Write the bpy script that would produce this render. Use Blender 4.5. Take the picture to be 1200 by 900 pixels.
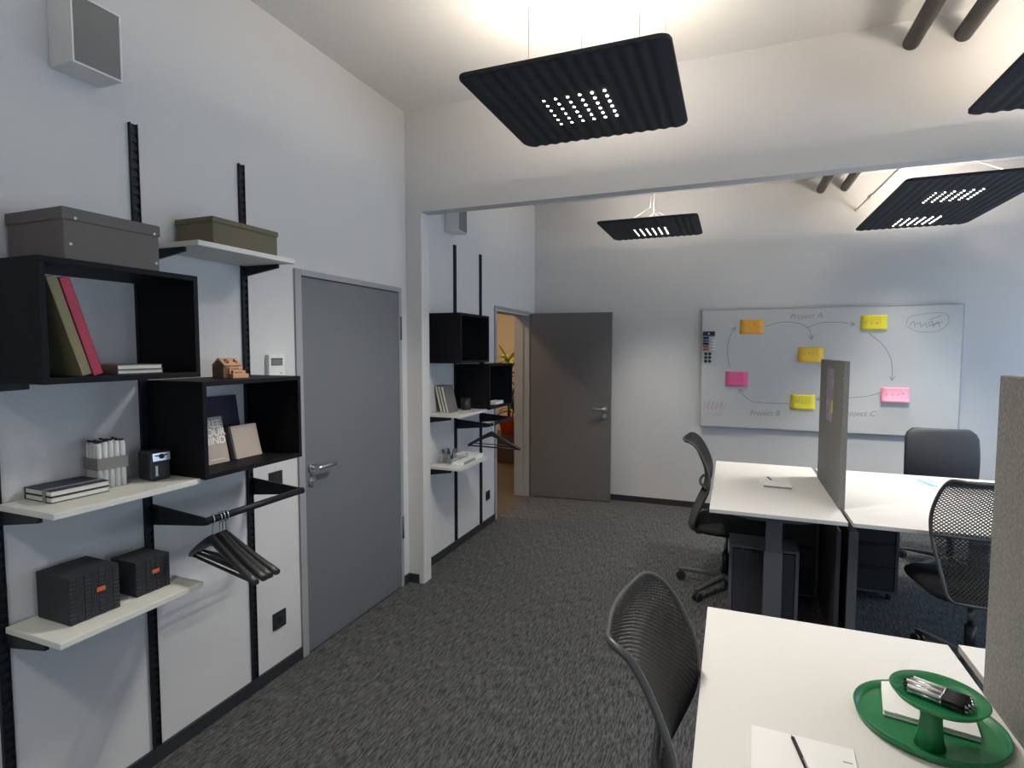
import bpy, bmesh, math, random
from math import sin, cos, pi, radians, sqrt
from mathutils import Vector, Matrix
random.seed(7)
scn = bpy.context.scene
COL = scn.collection
for o in list(bpy.data.objects): bpy.data.objects.remove(o)

# ------------------------------------------------------------ camera
CX, CZ, YAW, PITCH, ROLL, F = 2.090, 1.637, 0.3755, -0.0618, 0.0009, 653.9
fw = Vector((-sin(YAW)*cos(PITCH), cos(YAW)*cos(PITCH), sin(PITCH)))
rt = Vector((cos(YAW), sin(YAW), 0)); up = rt.cross(fw)
r2 = rt*cos(ROLL)+up*sin(ROLL); u2 = -rt*sin(ROLL)+up*cos(ROLL)
cam_d = bpy.data.cameras.new('camera'); cam = bpy.data.objects.new('camera', cam_d); COL.objects.link(cam)
m = Matrix((r2, u2, -fw)).transposed().to_4x4(); m.translation = Vector((CX, 0, CZ)); cam.matrix_world = m
cam_d.sensor_width = 36; cam_d.sensor_fit = 'HORIZONTAL'; cam_d.lens = F/1200*36; cam_d.clip_start = .02
scn.camera = cam

# ------------------------------------------------------------ world and light
scn.view_settings.view_transform = 'Standard'; scn.view_settings.look = 'None'
scn.view_settings.gamma = 1; scn.view_settings.use_curve_mapping = False
scn.view_settings.exposure = 0.0
W = bpy.data.worlds.new('sky'); scn.world = W; W.use_nodes = True
W.node_tree.nodes['Background'].inputs[0].default_value = (.55, .70, 1, 1)
W.node_tree.nodes['Background'].inputs[1].default_value = .5
DAY = 1.0
def area(name, loc, rot, sx, sy, power, col):
    l = bpy.data.lights.new(name, 'AREA'); l.shape = 'RECTANGLE'; l.size = sx; l.size_y = sy; l.energy = power; l.color = col
    o = bpy.data.objects.new(name, l); o.location = loc; o.rotation_euler = rot; COL.objects.link(o); return o
RX = 5.4      # right wall
area('daylight_front', (RX+.25, .75, 1.34), (0, radians(90), 0), 1.4, 3.6, 84*DAY, (.62, .79, 1))
area('daylight_back', (RX+.25, 4.7, 1.34), (0, radians(90), 0), 1.4, 2.0, 46*DAY, (.50, .72, 1))
LED_STR, UP_STR = 7, 50
WARM = (1, .87, .72)

# ------------------------------------------------------------ materials
def mat(name, col, rough=.6, metal=0, bump=0, bscale=60, var=0, emit=None, estr=0, spec=.5):
    m = bpy.data.materials.new(name); m.use_nodes = True; nt = m.node_tree; b = nt.nodes['Principled BSDF']
    b.inputs['Base Color'].default_value = (*col, 1); b.inputs['Roughness'].default_value = rough
    b.inputs['Metallic'].default_value = metal; b.inputs['Specular IOR Level'].default_value = spec
    tc = nt.nodes.new('ShaderNodeTexCoord')
    n = nt.nodes.new('ShaderNodeTexNoise'); n.inputs['Scale'].default_value = bscale; n.inputs['Detail'].default_value = 4
    nt.links.new(tc.outputs['Object'], n.inputs['Vector'])
    if bump:
        bp = nt.nodes.new('ShaderNodeBump'); bp.inputs['Strength'].default_value = bump; bp.inputs['Distance'].default_value = .002
        nt.links.new(n.outputs['Fac'], bp.inputs['Height']); nt.links.new(bp.outputs[0], b.inputs['Normal'])
    if var:
        r = nt.nodes.new('ShaderNodeValToRGB')
        r.color_ramp.elements[0].position = .3; r.color_ramp.elements[1].position = .7
        r.color_ramp.elements[0].color = (*[c*(1-var) for c in col], 1); r.color_ramp.elements[1].color = (*[min(1, c*(1+var)) for c in col], 1)
        nt.links.new(n.outputs['Fac'], r.inputs[0]); nt.links.new(r.outputs[0], b.inputs['Base Color'])
    if emit:
        b.inputs['Emission Color'].default_value = (*emit, 1); b.inputs['Emission Strength'].default_value = estr
    return m
M = {}
M['wall'] = mat('painted_wall', (.60, .595, .59), .9, bump=.15, bscale=180, var=.01)
M['ceil'] = mat('painted_ceiling', (.72, .71, .69), .9, bump=.2, bscale=60, var=.01)
M['beige'] = mat('corridor_wall_paint', (.60, .52, .42), .9, bump=.1)
M['hallfloor'] = mat('corridor_floor', (.075, .055, .042), .9, bump=.4, bscale=300, var=.2)
M['door'] = mat('grey_door_laminate', (.135, .145, .16), .5, bump=.05, bscale=200)
M['door2'] = mat('shaded_grey_door_laminate', (.125, .12, .118), .5, bump=.05, bscale=200)  # same laminate as the closed leaf, with the open leaf's shade in its colour
M['frame'] = mat('grey_frame_lacquer', (.30, .31, .32), .45)
M['base'] = mat('charcoal_baseboard', (.02, .022, .027), .6)
M['chrome'] = mat('brushed_steel', (.62, .62, .62), .28, 1)
M['black'] = mat('black_metal', (.009, .010, .014), .5, bump=.1, bscale=400, spec=.3)
M['blackbox'] = mat('black_laminate', (.0055, .0055, .0075), .6, bump=.15, bscale=300, spec=.18)
M['shelf'] = mat('pale_shelf_laminate', (.66, .665, .61), .5, bump=.03)
M['desk'] = mat('white_desk_laminate', (.74, .725, .69), .42, bump=.03, bscale=300)
M['deskedge'] = mat('desk_edge', (.50, .50, .48), .5)
M['steel'] = mat('grey_steel_powder', (.085, .088, .095), .45, bump=.1, bscale=500)
M['ped'] = mat('dark_pedestal_lacquer', (.030, .031, .036), .45)
M['plast'] = mat('black_plastic', (.018, .018, .020), .4, bump=.05)
M['seat'] = mat('black_seat_fabric', (.012, .012, .014), .85, bump=.5, bscale=500)
M['mesh'] = mat('charcoal_mesh_weave', (.036, .035, .033), .5)
M['rim'] = mat('charcoal_chair_frame', (.060, .062, .064), .38)
M['leather'] = mat('black_upholstery', (.030, .032, .038), .6, bump=.2, bscale=200)
M['lampfelt'] = mat('charcoal_acoustic_felt', (.016, .018, .023), .8, bump=.5, bscale=400, var=.15)
M['led'] = mat('led_spot_lens', (1, 1, 1), .3, emit=(1, .95, .88), estr=LED_STR)
M['uplight'] = mat('uplight_diffuser', (1, 1, 1), .3, emit=WARM, estr=UP_STR)
M['uplight2'] = mat('uplight_diffuser_dimmed', (1, 1, 1), .3, emit=WARM, estr=UP_STR*.6)
M['cable'] = mat('steel_cable', (.55, .53, .5), .35, .6)
M['white'] = mat('white_plastic', (.72, .72, .70), .45)
M['grille'] = mat('grey_speaker_grille', (.20, .20, .195), .8, bump=.8, bscale=900)
M['taupe'] = mat('taupe_box_cloth', (.125, .113, .108), .85, bump=.4, bscale=500, var=.06)
M['olive'] = mat('olive_box_cloth', (.125, .110, .070), .85, bump=.4, bscale=500, var=.06)
M['red'] = mat('crimson_book_cloth', (.40, .045, .085), .75, bump=.2, bscale=400)
M['green'] = mat('olive_green_book_cloth', (.22, .20, .11), .75, bump=.2, bscale=400)
M['paper'] = mat('white_paper', (.88, .87, .85), .7, bump=.05, bscale=300)
M['cream'] = mat('cream_page_edges', (.70, .67, .58), .8)
M['greycover'] = mat('grey_book_cover', (.16, .145, .14), .7)
M['navy'] = mat('navy_cloth', (.028, .033, .06), .75, bump=.3, bscale=500)
M['band'] = mat('grey_elastic_band', (.22, .21, .20), .7)
M['beigebox'] = mat('beige_card', (.42, .35, .29), .7)
M['beigedark'] = mat('brown_card_side', (.20, .165, .14), .7)
M['lett'] = mat('white_print', (.75, .74, .72), .7)
M['orange'] = mat('orange_label', (.60, .12, .04), .6)
M['braid'] = mat('black_woven_paper', (.020, .021, .026), .7, bump=.3, bscale=300, var=.2)
M['wood'] = mat('beech_wood', (.55, .30, .17), .6, bump=.1, bscale=60, var=.12)
M['wooddark'] = mat('dark_wood_inside', (.16, .085, .055), .7)
M['ink'] = mat('black_ink', (.01, .01, .012), .6)
M['marker'] = mat('grey_marker_ink', (.27, .27, .28), .6)
M['markerp'] = mat('faint_pink_marker_ink', (.50, .36, .38), .6)
M['board'] = mat('whiteboard_enamel', (.56, .56, .545), .22, spec=.5)
M['alu'] = mat('light_aluminium', (.42, .43, .44), .4, .5)
M['p_or'] = mat('orange_note', (.85, .42, .05), .7)
M['p_ye'] = mat('yellow_note', (.82, .68, .03), .7)
M['p_pk'] = mat('hot_pink_note', (.85, .13, .32), .7)
M['p_lp'] = mat('light_pink_note', (.92, .38, .52), .7)
M['felt'] = mat('grey_divider_felt', (.20, .195, .185), .95, bump=.6, bscale=120, var=.22)
M['lilac'] = mat('lilac_paper', (.30, .27, .33), .7, var=.3, bscale=14)
M['gtray'] = mat('green_tray_lacquer', (.010, .17, .055), .35)
M['cap'] = mat('blue_pen_cap', (.02, .08, .35), .5)
M['capr'] = mat('red_pen_cap', (.45, .06, .03), .5)
M['duct'] = mat('brown_black_pipe', (.035, .029, .027), .5, bump=.2)
M['pot'] = mat('orange_pot', (.70, .10, .02), .45)
M['soil'] = mat('potting_soil', (.03, .02, .015), 1, bump=1)
M['leafy'] = mat('yellow_green_leaf', (.45, .55, .05), .5, var=.3, bscale=9)
M['leafd'] = mat('dark_green_leaf', (.06, .10, .03), .5, var=.3, bscale=9)
M['brown'] = mat('dark_brown_cabinet', (.06, .04, .03), .6)
M['bluep'] = mat('pale_blue_print', (.25, .50, .68), .6)
M['lcd'] = mat('grey_display', (.17, .19, .17), .25)
M['clear'] = mat('clear_acrylic', (.85, .88, .9), .1)
b = M['clear'].node_tree.nodes['Principled BSDF']; b.inputs['Transmission Weight'].default_value = .85; b.inputs['IOR'].default_value = 1.3
# window glass: mostly clear
g = bpy.data.materials.new('window_glass'); g.use_nodes = True; nt = g.node_tree; nt.nodes.clear()
o_ = nt.nodes.new('ShaderNodeOutputMaterial'); mx = nt.nodes.new('ShaderNodeMixShader'); tr = nt.nodes.new('ShaderNodeBsdfTransparent'); gl = nt.nodes.new('ShaderNodeBsdfGlossy')
gl.inputs['Roughness'].default_value = .05; mx.inputs[0].default_value = .06
nt.links.new(tr.outputs[0], mx.inputs[1]); nt.links.new(gl.outputs[0], mx.inputs[2]); nt.links.new(mx.outputs[0], o_.inputs[0]); M['glass'] = g
# carpet: dark grey tufts in short streaks, direction changing tile by tile
def carpet():
    m = bpy.data.materials.new('charcoal_carpet_tiles'); m.use_nodes = True; nt = m.node_tree; b = nt.nodes['Principled BSDF']
    N = nt.nodes.new; Lk = nt.links.new
    tc = N('ShaderNodeTexCoord'); sep = N('ShaderNodeSeparateXYZ'); Lk(tc.outputs['Object'], sep.inputs[0])
    def streak(sx, sy):
        mp = N('ShaderNodeMapping'); mp.inputs['Scale'].default_value = (sx, sy, 1); Lk(tc.outputs['Object'], mp.inputs[0])
        n = N('ShaderNodeTexNoise'); n.inputs['Scale'].default_value = 1; n.inputs['Detail'].default_value = 3; n.inputs['Roughness'].default_value = .6
        Lk(mp.outputs[0], n.inputs['Vector']); return n.outputs['Fac']
    a = streak(340, 34); c = streak(130, 13)
    add = N('ShaderNodeMath'); add.operation = 'ADD'; Lk(a, add.inputs[0]); Lk(c, add.inputs[1])
    hal = N('ShaderNodeMath'); hal.operation = 'MULTIPLY'; hal.inputs[1].default_value = .5; Lk(add.outputs[0], hal.inputs[0])
    r = N('ShaderNodeValToRGB'); e = r.color_ramp.elements
    e[0].position = .42; e[0].color = (.012, .013, .015, 1); e[1].position = .60; e[1].color = (.122, .124, .126, 1)
    Lk(hal.outputs[0], r.inputs[0]); Lk(r.outputs[0], b.inputs['Base Color']); b.inputs['Roughness'].default_value = .95
    bp = N('ShaderNodeBump'); bp.inputs['Strength'].default_value = .6; bp.inputs['Distance'].default_value = .004
    Lk(hal.outputs[0], bp.inputs['Height']); Lk(bp.outputs[0], b.inputs['Normal']); return m
M['carpet'] = carpet()

# ------------------------------------------------------------ helpers
def bm_obj(name, bm, m, parent=None, loc=(0, 0, 0), rot=(0, 0, 0), smooth=False):
    me = bpy.data.meshes.new(name); bm.normal_update(); bm.to_mesh(me); bm.free()
    for k in (m if isinstance(m, (list, tuple)) else [m]): me.materials.append(M[k])
    if smooth:
        me.shade_smooth()
    o = bpy.data.objects.new(name, me); o.location = loc; o.rotation_euler = rot; COL.objects.link(o)
    if parent: o.parent = parent
    return o
def tag(o, label=None, cat=None, group=None, kind=None):
    if label: o['label'] = label
    if cat: o['category'] = cat
    if group: o['group'] = group
    if kind: o['kind'] = kind
    return o
def thing(name, label, cat, loc=(0, 0, 0), rz=0, group=None):
    o = bpy.data.objects.new(name, None); o.empty_display_size = .1; COL.objects.link(o)
    o.location = loc; o.rotation_euler = (0, 0, rz); return tag(o, label, cat, group)
def add_box(bm, x0, x1, y0, y1, z0, z1, bev=0, mi=0, mtx=None):
    r = bmesh.ops.create_cube(bm, size=1)
    vs = r['verts']
    bmesh.ops.transform(bm, matrix=Matrix.Translation(((x0+x1)/2, (y0+y1)/2, (z0+z1)/2)) @ Matrix.Diagonal((abs(x1-x0), abs(y1-y0), abs(z1-z0), 1)), verts=vs)
    fs = {f for v in vs for f in v.link_faces}
    for f in fs: f.material_index = mi
    if bev:
        es = list({e for v in vs for e in v.link_edges})
        rr = bmesh.ops.bevel(bm, geom=es, offset=bev, segments=2, profile=.5, affect='EDGES')
        for f in rr['faces']: f.material_index = mi
        vs = list({v for f in rr['faces'] for v in f.verts} | {v for v in vs if v.is_valid})
    if mtx is not None: bmesh.ops.transform(bm, matrix=mtx, verts=vs)
    return vs
def box(name, m, d, parent=None, bev=.0015, **k):
    bm = bmesh.new(); add_box(bm, *d, bev=bev); return bm_obj(name, bm, m, parent, **k)
def boxes(name, m, ds, parent=None, bev=.0015, **k):
    bm = bmesh.new()
    for d in ds: add_box(bm, *d[:6], bev=bev, mi=(d[6] if len(d) > 6 else 0))
    return bm_obj(name, bm, m, parent, **k)
def add_tube(bm, pts, r, n=10, closed=False, mi=0, cap=True):
    pts = [Vector(p) for p in pts]; k = len(pts); rings = []; prev = None
    rr = r if isinstance(r, (list, tuple)) else [r]*k
    for i, p in enumerate(pts):
        a = pts[(i-1) % k] if (closed or i > 0) else p; b_ = pts[(i+1) % k] if (closed or i < k-1) else p
        t = (b_-a).normalized()
        if prev is None:
            u = t.cross(Vector((0, 0, 1)))
            if u.length < .1: u = t.cross(Vector((1, 0, 0)))
            u.normalize()
        else:
            u = (prev-t*prev.dot(t)).normalized()
        prev = u; w = t.cross(u)
        rings.append([bm.verts.new(p+(u*cos(2*pi*j/n)+w*sin(2*pi*j/n))*rr[i]) for j in range(n)])
    for i in range(k if closed else k-1):
        A, B = rings[i], rings[(i+1) % k]
        for j in range(n):
            f = bm.faces.new((A[j], A[(j+1) % n], B[(j+1) % n], B[j])); f.material_index = mi; f.smooth = True
    if cap and not closed:
        bm.faces.new(rings[0][::-1]).material_index = mi; bm.faces.new(rings[-1]).material_index = mi
def tube(name, m, pts, r, parent=None, n=10, closed=False, **k):
    bm = bmesh.new(); add_tube(bm, pts, r, n, closed); return bm_obj(name, bm, m, parent, **k)
def add_lathe(bm, prof, n=32, c=(0, 0, 0), sx=1, sy=1, mi=0):
    rings = []
    for r, z in prof:
        if r < 1e-6: rings.append([bm.verts.new((c[0], c[1], c[2]+z))])
        else: rings.append([bm.verts.new((c[0]+r*sx*cos(2*pi*j/n), c[1]+r*sy*sin(2*pi*j/n), c[2]+z)) for j in range(n)])
    for A, B in zip(rings, rings[1:]):
        for j in range(n):
            q = []
            for v in (A[j % len(A)], A[(j+1) % len(A)], B[(j+1) % len(B)], B[j % len(B)]):
                if v not in q: q.append(v)
            if len(q) > 2:
                f = bm.faces.new(q); f.material_index = mi; f.smooth = True
def lathe(name, m, prof, parent=None, n=32, c=(0, 0, 0), sx=1, sy=1, **k):
    bm = bmesh.new(); add_lathe(bm, prof, n, c, sx, sy); bmesh.ops.recalc_face_normals(bm, faces=bm.faces); return bm_obj(name, bm, m, parent, **k)
def text(name, s, size, m, mtx, parent=None, depth=.0004, bold=0):
    """lettering in the x-y plane of mtx, origin at its centre"""
    c = bpy.data.curves.new(name, 'FONT'); c.body = s; c.size = size; c.extrude = depth; c.align_x = 'CENTER'; c.align_y = 'CENTER'; c.offset = bold
    t = bpy.data.objects.new(name, c); COL.objects.link(t)
    dg = bpy.context.evaluated_depsgraph_get(); me = bpy.data.meshes.new_from_object(t.evaluated_get(dg)); bpy.data.objects.remove(t)
    me.transform(mtx); me.materials.clear(); me.materials.append(M[m]); me.name = name
    o = bpy.data.objects.new(name, me); COL.objects.link(o)
    if parent: o.parent = parent
    return o
def copy_tree(o, parent=None):
    c = o.copy(); COL.objects.link(c)
    if parent: c.parent = parent
    for ch in o.children: copy_tree(ch, c)
    return c
def prism(name, m, poly, axis, a, b_, parent=None, **k):
    """poly of 2-D points extruded along axis from a to b_"""
    bm = bmesh.new()
    def P(p, t): return {'x': (t, p[0], p[1]), 'y': (p[0], t, p[1]), 'z': (p[0], p[1], t)}[axis]
    A = [bm.verts.new(P(p, a)) for p in poly]; B = [bm.verts.new(P(p, b_)) for p in poly]; n = len(poly)
    bm.faces.new(A); bm.faces.new(B[::-1])
    for i in range(n): bm.faces.new((A[i], B[i], B[(i+1) % n], A[(i+1) % n]))
    bmesh.ops.recalc_face_normals(bm, faces=bm.faces); return bm_obj(name, bm, m, parent, **k)
def struct(o): o['kind'] = 'structure'; return o
def axes(origin, ex, ey):
    ex = Vector(ex).normalized(); ey = Vector(ey).normalized(); ez = ex.cross(ey)
    m = Matrix((ex, ey, ez)).transposed().to_4x4(); m.translation = Vector(origin); return m

# ------------------------------------------------------------ the rooms
H, YB, YW, YN = 3.23, 3.321, 6.0, -1.7
struct(box('floor', 'carpet', (0, RX, YN, YW, -.05, 0), bev=0))
struct(boxes('ceiling', 'ceil', [(-.15, RX+.15, YN-.15, YW+.15, H, H+.12)], bev=0))
D1, D2 = (2.261, 3.245), (4.84, 5.826)
hole = (D2[0]+.045, D2[1]-.03, 2.005)
struct(boxes('wall_left', 'wall', [(-.15, 0, YN, hole[0], -.05, H), (-.15, 0, hole[0], hole[1], hole[2], H), (-.15, 0, hole[1], YW+.15, -.05, H)], bev=0))
struct(box('wall_back', 'wall', (0, RX+.15, YW, YW+.15, -.05, H), bev=0))
struct(box('wall_near', 'wall', (0, RX+.15, YN-.15, YN, -.05, H), bev=0))
struct(boxes('wall_middle', 'wall', [(0, .121, YB, YB+.1, 0, H), (.121, RX, YB, YB+.1, 2.558, H)], bev=0))
wz0, wz1 = .62, 2.05
fy = (-1.1, 2.6); by = (3.7, 5.7)
struct(boxes('wall_right', 'wall', [(RX, RX+.15, YN, YW, -.05, wz0), (RX, RX+.15, YN, YW, wz1, H), (RX, RX+.15, YN, fy[0], wz0, wz1), (RX, RX+.15, fy[1], by[0], wz0, wz1), (RX, RX+.15, by[1], YW, wz0, wz1)], bev=0))
for i, (a, b_, n) in enumerate(((fy[0], fy[1], 3), (by[0], by[1], 2)), 1):
    wn = thing('window_%d' % i, None, None, (RX+.05, a, wz0)); wn['kind'] = 'structure'
    w = b_-a; h = wz1-wz0
    fr = [(0, .06, 0, w, 0, .05), (0, .06, 0, w, h-.05, h)] + [(0, .06, max(0, w*k/n-.03), min(w, w*k/n+.03), .05, h-.05) for k in range(n+1)]
    boxes('window_frame', 'white', fr, wn)
    for k in range(n): box('pane', 'glass', (.025, .031, w*k/n+.03 if k else .03, w*(k+1)/n-.03, .05, h-.05), wn, bev=0)
struct(boxes('baseboard_left', 'base', [(0, .012, YN, D1[0]-.001, 0, .062), (0, .012, D1[1]+.001, YB, 0, .062), (0, .012, YB+.1, D2[0]-.001, 0, .062), (0, .012, D2[1]+.001, YW, 0, .062)], bev=.001))
struct(boxes('baseboard_middle', 'base', [(.012, .085, YB-.012, YB, 0, .062)], bev=.001))
struct(boxes('baseboard_back', 'base', [(.012, RX, YW-.012, YW, 0, .062)], bev=.001))
# corridor beyond the open door
struct(boxes('floor_corridor', 'hallfloor', [(-4, -.15, 3.8, 9.2, -.05, 0), (-.15, 0, hole[0], hole[1], -.05, .001)], bev=0))
struct(boxes('wall_corridor', 'beige', [(-4.1, -.15, 9.2, 9.3, -.05, 2.9), (-4.1, -4, 3.7, 9.2, -.05, 2.9), (-4, -.151, 3.7, 3.8, -.05, 2.9), (-.2, -.15, YW+.16, 9.2, -.05, 2.9)], bev=0))
struct(box('ceiling_corridor', 'beige', (-4.1, -.151, 3.7, 9.3, 2.9, 3.0), bev=0))
cl = thing('ceiling_lamp', 'warm round ceiling lamp in the corridor beyond the open door', 'lamp', (-1.7, 7.6, 2.9))
lathe('lamp_housing', 'white', [(0, 0), (.24, 0), (.24, -.04), (.22, -.05), (.22, -.03), (0, -.03)], cl)
M['hall'] = mat('warm_lamp_diffuser', (1, 1, 1), .3, emit=(1, .72, .43), estr=62)
cl2 = thing('ceiling_lamp', 'warm round ceiling lamp in the corridor just outside the open door', 'lamp', (-1.0, 4.75, 2.9))
for q in (cl, cl2):
    if q is cl2: lathe('lamp_housing', 'white', [(0, 0), (.24, 0), (.24, -.04), (.22, -.05), (.22, -.03), (0, -.03)], q)
    lathe('diffuser', 'hall', [(0, -.055), (.18, -.05), (.215, -.035), (.215, -.031), (0, -.031)], q)

# ------------------------------------------------------------ doors
def door_frame(parent, y0, y1, top, w=.045, xo=.012, depth=0):
    fr = [(-.0, xo, y0, y0+w, 0, top), (-.0, xo, y1-.032, y1, 0, top), (-.0, xo, y0+w, y1-.032, top-.032, top)]
    if depth:   # reveal through the wall with its rebate
        fr += [(-depth, 0, y0+.044, y0+.047, 0, top-.045), (-depth, 0, y1-.033, y1-.030, 0, top-.045), (-depth, 0, y0+w, y1-.032, top-.047, top-.044),
               (-depth, -.06, y1-.048, y1-.033, 0, top-.047), (-depth-.012, -depth, y1-.048, y1+.01, 0, top), (-depth-.012, -depth, y0, y0+.047, 0, top), (-depth, -.06, y0+.047, y0+.06, 0, top-.047)]
    return boxes('door_frame', 'frame', fr, parent, bev=.002)
def lever(parent, o, ex, ez, flip=1):
    """handle at origin o; ex points out of the leaf, ez along the leaf toward the hinge"""
    ex = Vector(ex); ey = Vector(ez)*flip; o = Vector(o); up_ = Vector((0, 0, 1))
    bm = bmesh.new()
    add_tube(bm, [o, o+ex*.008], .026, 24); add_tube(bm, [o+ex*.008, o+ex*.05], .010, 16)
    add_tube(bm, [o+ex*.048+ey*(-.008), o+ex*.05+ey*.02, o+ex*.05+ey*.08, o+ex*.05+ey*.135], [.010, .0105, .0100, .0095], 14)
    h = bm_obj('door_handle', bm, 'chrome', parent)
    bm = bmesh.new(); c = o-up_*.075; add_tube(bm, [c, c+ex*.008], .026, 24); add_tube(bm, [c+ex*.008, c+ex*.016], .009, 14)
    bm_obj('lock_rosette', bm, 'chrome', parent); return h
d1 = thing('door_1', None, None, (0, 0, 0)); d1['kind'] = 'structure'
door_frame(d1, D1[0], D1[1], 2.05)
lf = box('door_leaf', 'door', (.001, .007, D1[0]+.049, D1[1]-.036, .008, 2.012), d1, bev=.001)
boxes('leaf_gap', 'ink', [(.0005, .003, D1[0]+.045, D1[1]-.032, 0, 2.018)], d1, bev=0)
lever(d1, (.007, D1[0]+.095, 1.005), (1, 0, 0), (0, 1, 0))
for z in (.34, 1.70): tube('hinge', 'steel', [(.012, D1[1]-.014, z), (.012, D1[1]-.014, z+.155)], .009, d1)
d2 = thing('door_2', None, None, (0, 0, 0)); d2['kind'] = 'structure'
door_frame(d2, D2[0], D2[1], 2.05, depth=.15)
HX, HY = .022, D2[1]-.02
ang = radians(5.0)
leafroot = box('door_leaf', 'door2', (0, .885, -.02, .02, .008, 2.03), d2, bev=.0015, loc=(HX, HY+.01, 0), rot=(0, 0, ang))
lever(leafroot, (.82, -.02, 1.005), (0, -1, 0), (-1, 0, 0))
boxes('latch_plate', 'chrome', [(.885, .8865, -.011, .011, .92, 1.11), (.8865, .897, -.007, .007, .985, 1.005)], leafroot, bev=.0005)

# ------------------------------------------------------------ tie rod and pipes
for i, x in enumerate((2.863, 3.070)):
    t = tube('ceiling_pipe', 'duct', [(x, YB, 3.126), (x, YN, 3.126)], .037, n=20)
    tag(t, ('left' if i == 0 else 'right')+' one of two dark pipes under the front room ceiling', 'pipe', 'dark pipes under the front ceiling')
for i, x in enumerate((2.823, 3.020)):
    t = tube('ceiling_pipe', 'duct', [(x, YW, 3.131), (x, YB+.1, 3.131)], .037, n=20)
    tag(t, ('left' if i == 0 else 'right')+' one of two dark pipe stubs below the header above the whiteboard', 'pipe', 'dark pipes in the back room')
tr_ = thing('tension_rod', 'thin grey steel tie rod with turnbuckle running into back wall', 'rod', (3.12, YW, 2.92))
d = Vector((3.185-3.12, 4.9-YW, 2.953-2.92)); e = d*((YW-YB-.1)/(YW-4.9))
bm = bmesh.new(); add_tube(bm, [(0, 0, 0), e], .008, 10); add_tube(bm, [(0, 0, 0), d*.02], .018, 12); bm_obj('rod', bm, 'cable', tr_)
p = d*.36; q = d*.40
tube('turnbuckle', 'cable', [p-d*.01, p, q, q+d*.01], [.008, .018, .018, .008], tr_, n=12)

# ------------------------------------------------------------ hanging lamps
def panel_mesh(w, l):
    bm = bmesh.new(); nx = 15*8; R = .045; top = []; bot = []; hw = w/2; hl = l/2
    def yext(x):
        dx = abs(x)-(hw-R)
        return hl if dx <= 0 else hl-R+sqrt(max(0, R*R-dx*dx))
    ny = 2; rows = []
    for i in range(nx+1):
        x = -hw+w*i/nx; ye = yext(x)
        ed = max(0, (abs(x)-(hw-.055))/.055)
        amp = .0055 if ed == 0 else 0
        zb = amp*(1-cos(2*pi*i/8))/2+.008*ed
        zt = .018
        ys = [-ye, -ye+.02, ye-.02, ye]
        rows.append(([bm.verts.new((x, y, zb+(.006 if j in (0, 3) else 0)*(0))) for j, y in enumerate(ys)], [bm.verts.new((x, y, zt)) for y in ys]))
    for a, b_ in zip(rows, rows[1:]):
        for j in range(3):
            f = bm.faces.new((a[0][j], a[0][j+1], b_[0][j+1], b_[0][j])); f.smooth = True
            bm.faces.new((a[1][j], b_[1][j], b_[1][j+1], a[1][j+1]))
        bm.faces.new((a[0][0], b_[0][0], b_[1][0], a[1][0])); bm.faces.new((a[0][3], a[1][3], b_[1][3], b_[0][3]))
    for r in (rows[0], rows[-1]):
        for j in range(3): bm.faces.new((r[0][j], r[1][j], r[1][j+1], r[0][j+1]))
    bmesh.ops.recalc_face_normals(bm, faces=bm.faces); return bm
bm = bmesh.new(); add_lathe(bm, [(0, -.001), (.006, -.001), (.007, .004), (0, .004)], 10)
bmesh.ops.recalc_face_normals(bm, faces=bm.faces)
led0 = bpy.data.meshes.new('led_spot'); bm.to_mesh(led0); bm.free(); led0.materials.append(M['led'])
def beam(w, cone):
    B = bpy.data.lights.new('led_beam', 'SPOT'); B.energy = w; B.color = (1, .95, .87); B.spot_size = radians(cone); B.spot_blend = .9; B.shadow_soft_size = .007; return B
def lamp(label, cx, cy, l, clusters, wires, up_pts, w, cone, z=2.70, up_m='uplight'):
    t = thing('hanging_lamp', label, 'lamp', (cx, cy, z), 0, 'felt panel lamps hanging from the ceiling')
    bm_obj('felt_panel', panel_mesh(.82, l), 'lampfelt', t)
    for k in clusters:
        for i in range(6):
            for j in range(6):
                o = bpy.data.objects.new('led_spot', led0); COL.objects.link(o); o.parent = t
                o.location = ((i-2.5)*.0525-.016, k+(j-2.5)*.0525, .0005 if True else 0)
    for q, k in enumerate(clusters):   # every other lens of the cluster carries its own beam
        BEAM = beam(w[q] if isinstance(w, tuple) else w, cone[q] if isinstance(cone, tuple) else cone)
        for i in (0, 2, 4):
            for j in (0, 2, 4):
                lo = bpy.data.objects.new('led_beam', BEAM); COL.objects.link(lo); lo.parent = t
                lo.location = ((i-2.5)*.0525-.016, k+(j-2.5)*.0525, -.009)
    for y in up_pts: box('uplight', up_m, (-.16, .16, y-.16, y+.16, .019, .040), t, bev=0)
    wires(t, H-z); return t
def w_straight(t, h):
    for x, y in ((-.11, -.39), (.30, -.38), (-.11, .39), (.30, .38)):
        tube('suspension_cable', 'cable', [(x, y, .016), (x, y, h)], .0016, t, n=6)
        tube('cable_anchor', 'white', [(x, y, h-.006), (x, y, h)], .012, t)
def w_fan(hx, hy, ap):
    def f(t, h):
        for y in (-hy, hy):
            A = Vector((0, y*.55, ap))
            for x in (-hx, hx): tube('suspension_cable', 'cable', [(x, y, .016), A], .0024, t, n=6)
            tube('suspension_cable', 'cable', [A, (0, y*.55, h)], .0024, t, n=6)
            tube('cable_anchor', 'white', [(0, y*.55, h-.006), (0, y*.55, h)], .014, t)
    return f
lamp('square dark felt lamp, largest, hanging in front of the header beam', 1.46, 2.435, .82, [.04], w_straight, [0], 16, 138)
lamp('square dark felt lamp hanging behind the photographer', 1.46, -.255, .82, [.04], w_straight, [0], 9, 130)  # added lamp out of view, brightens the near wall and shelves
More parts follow.
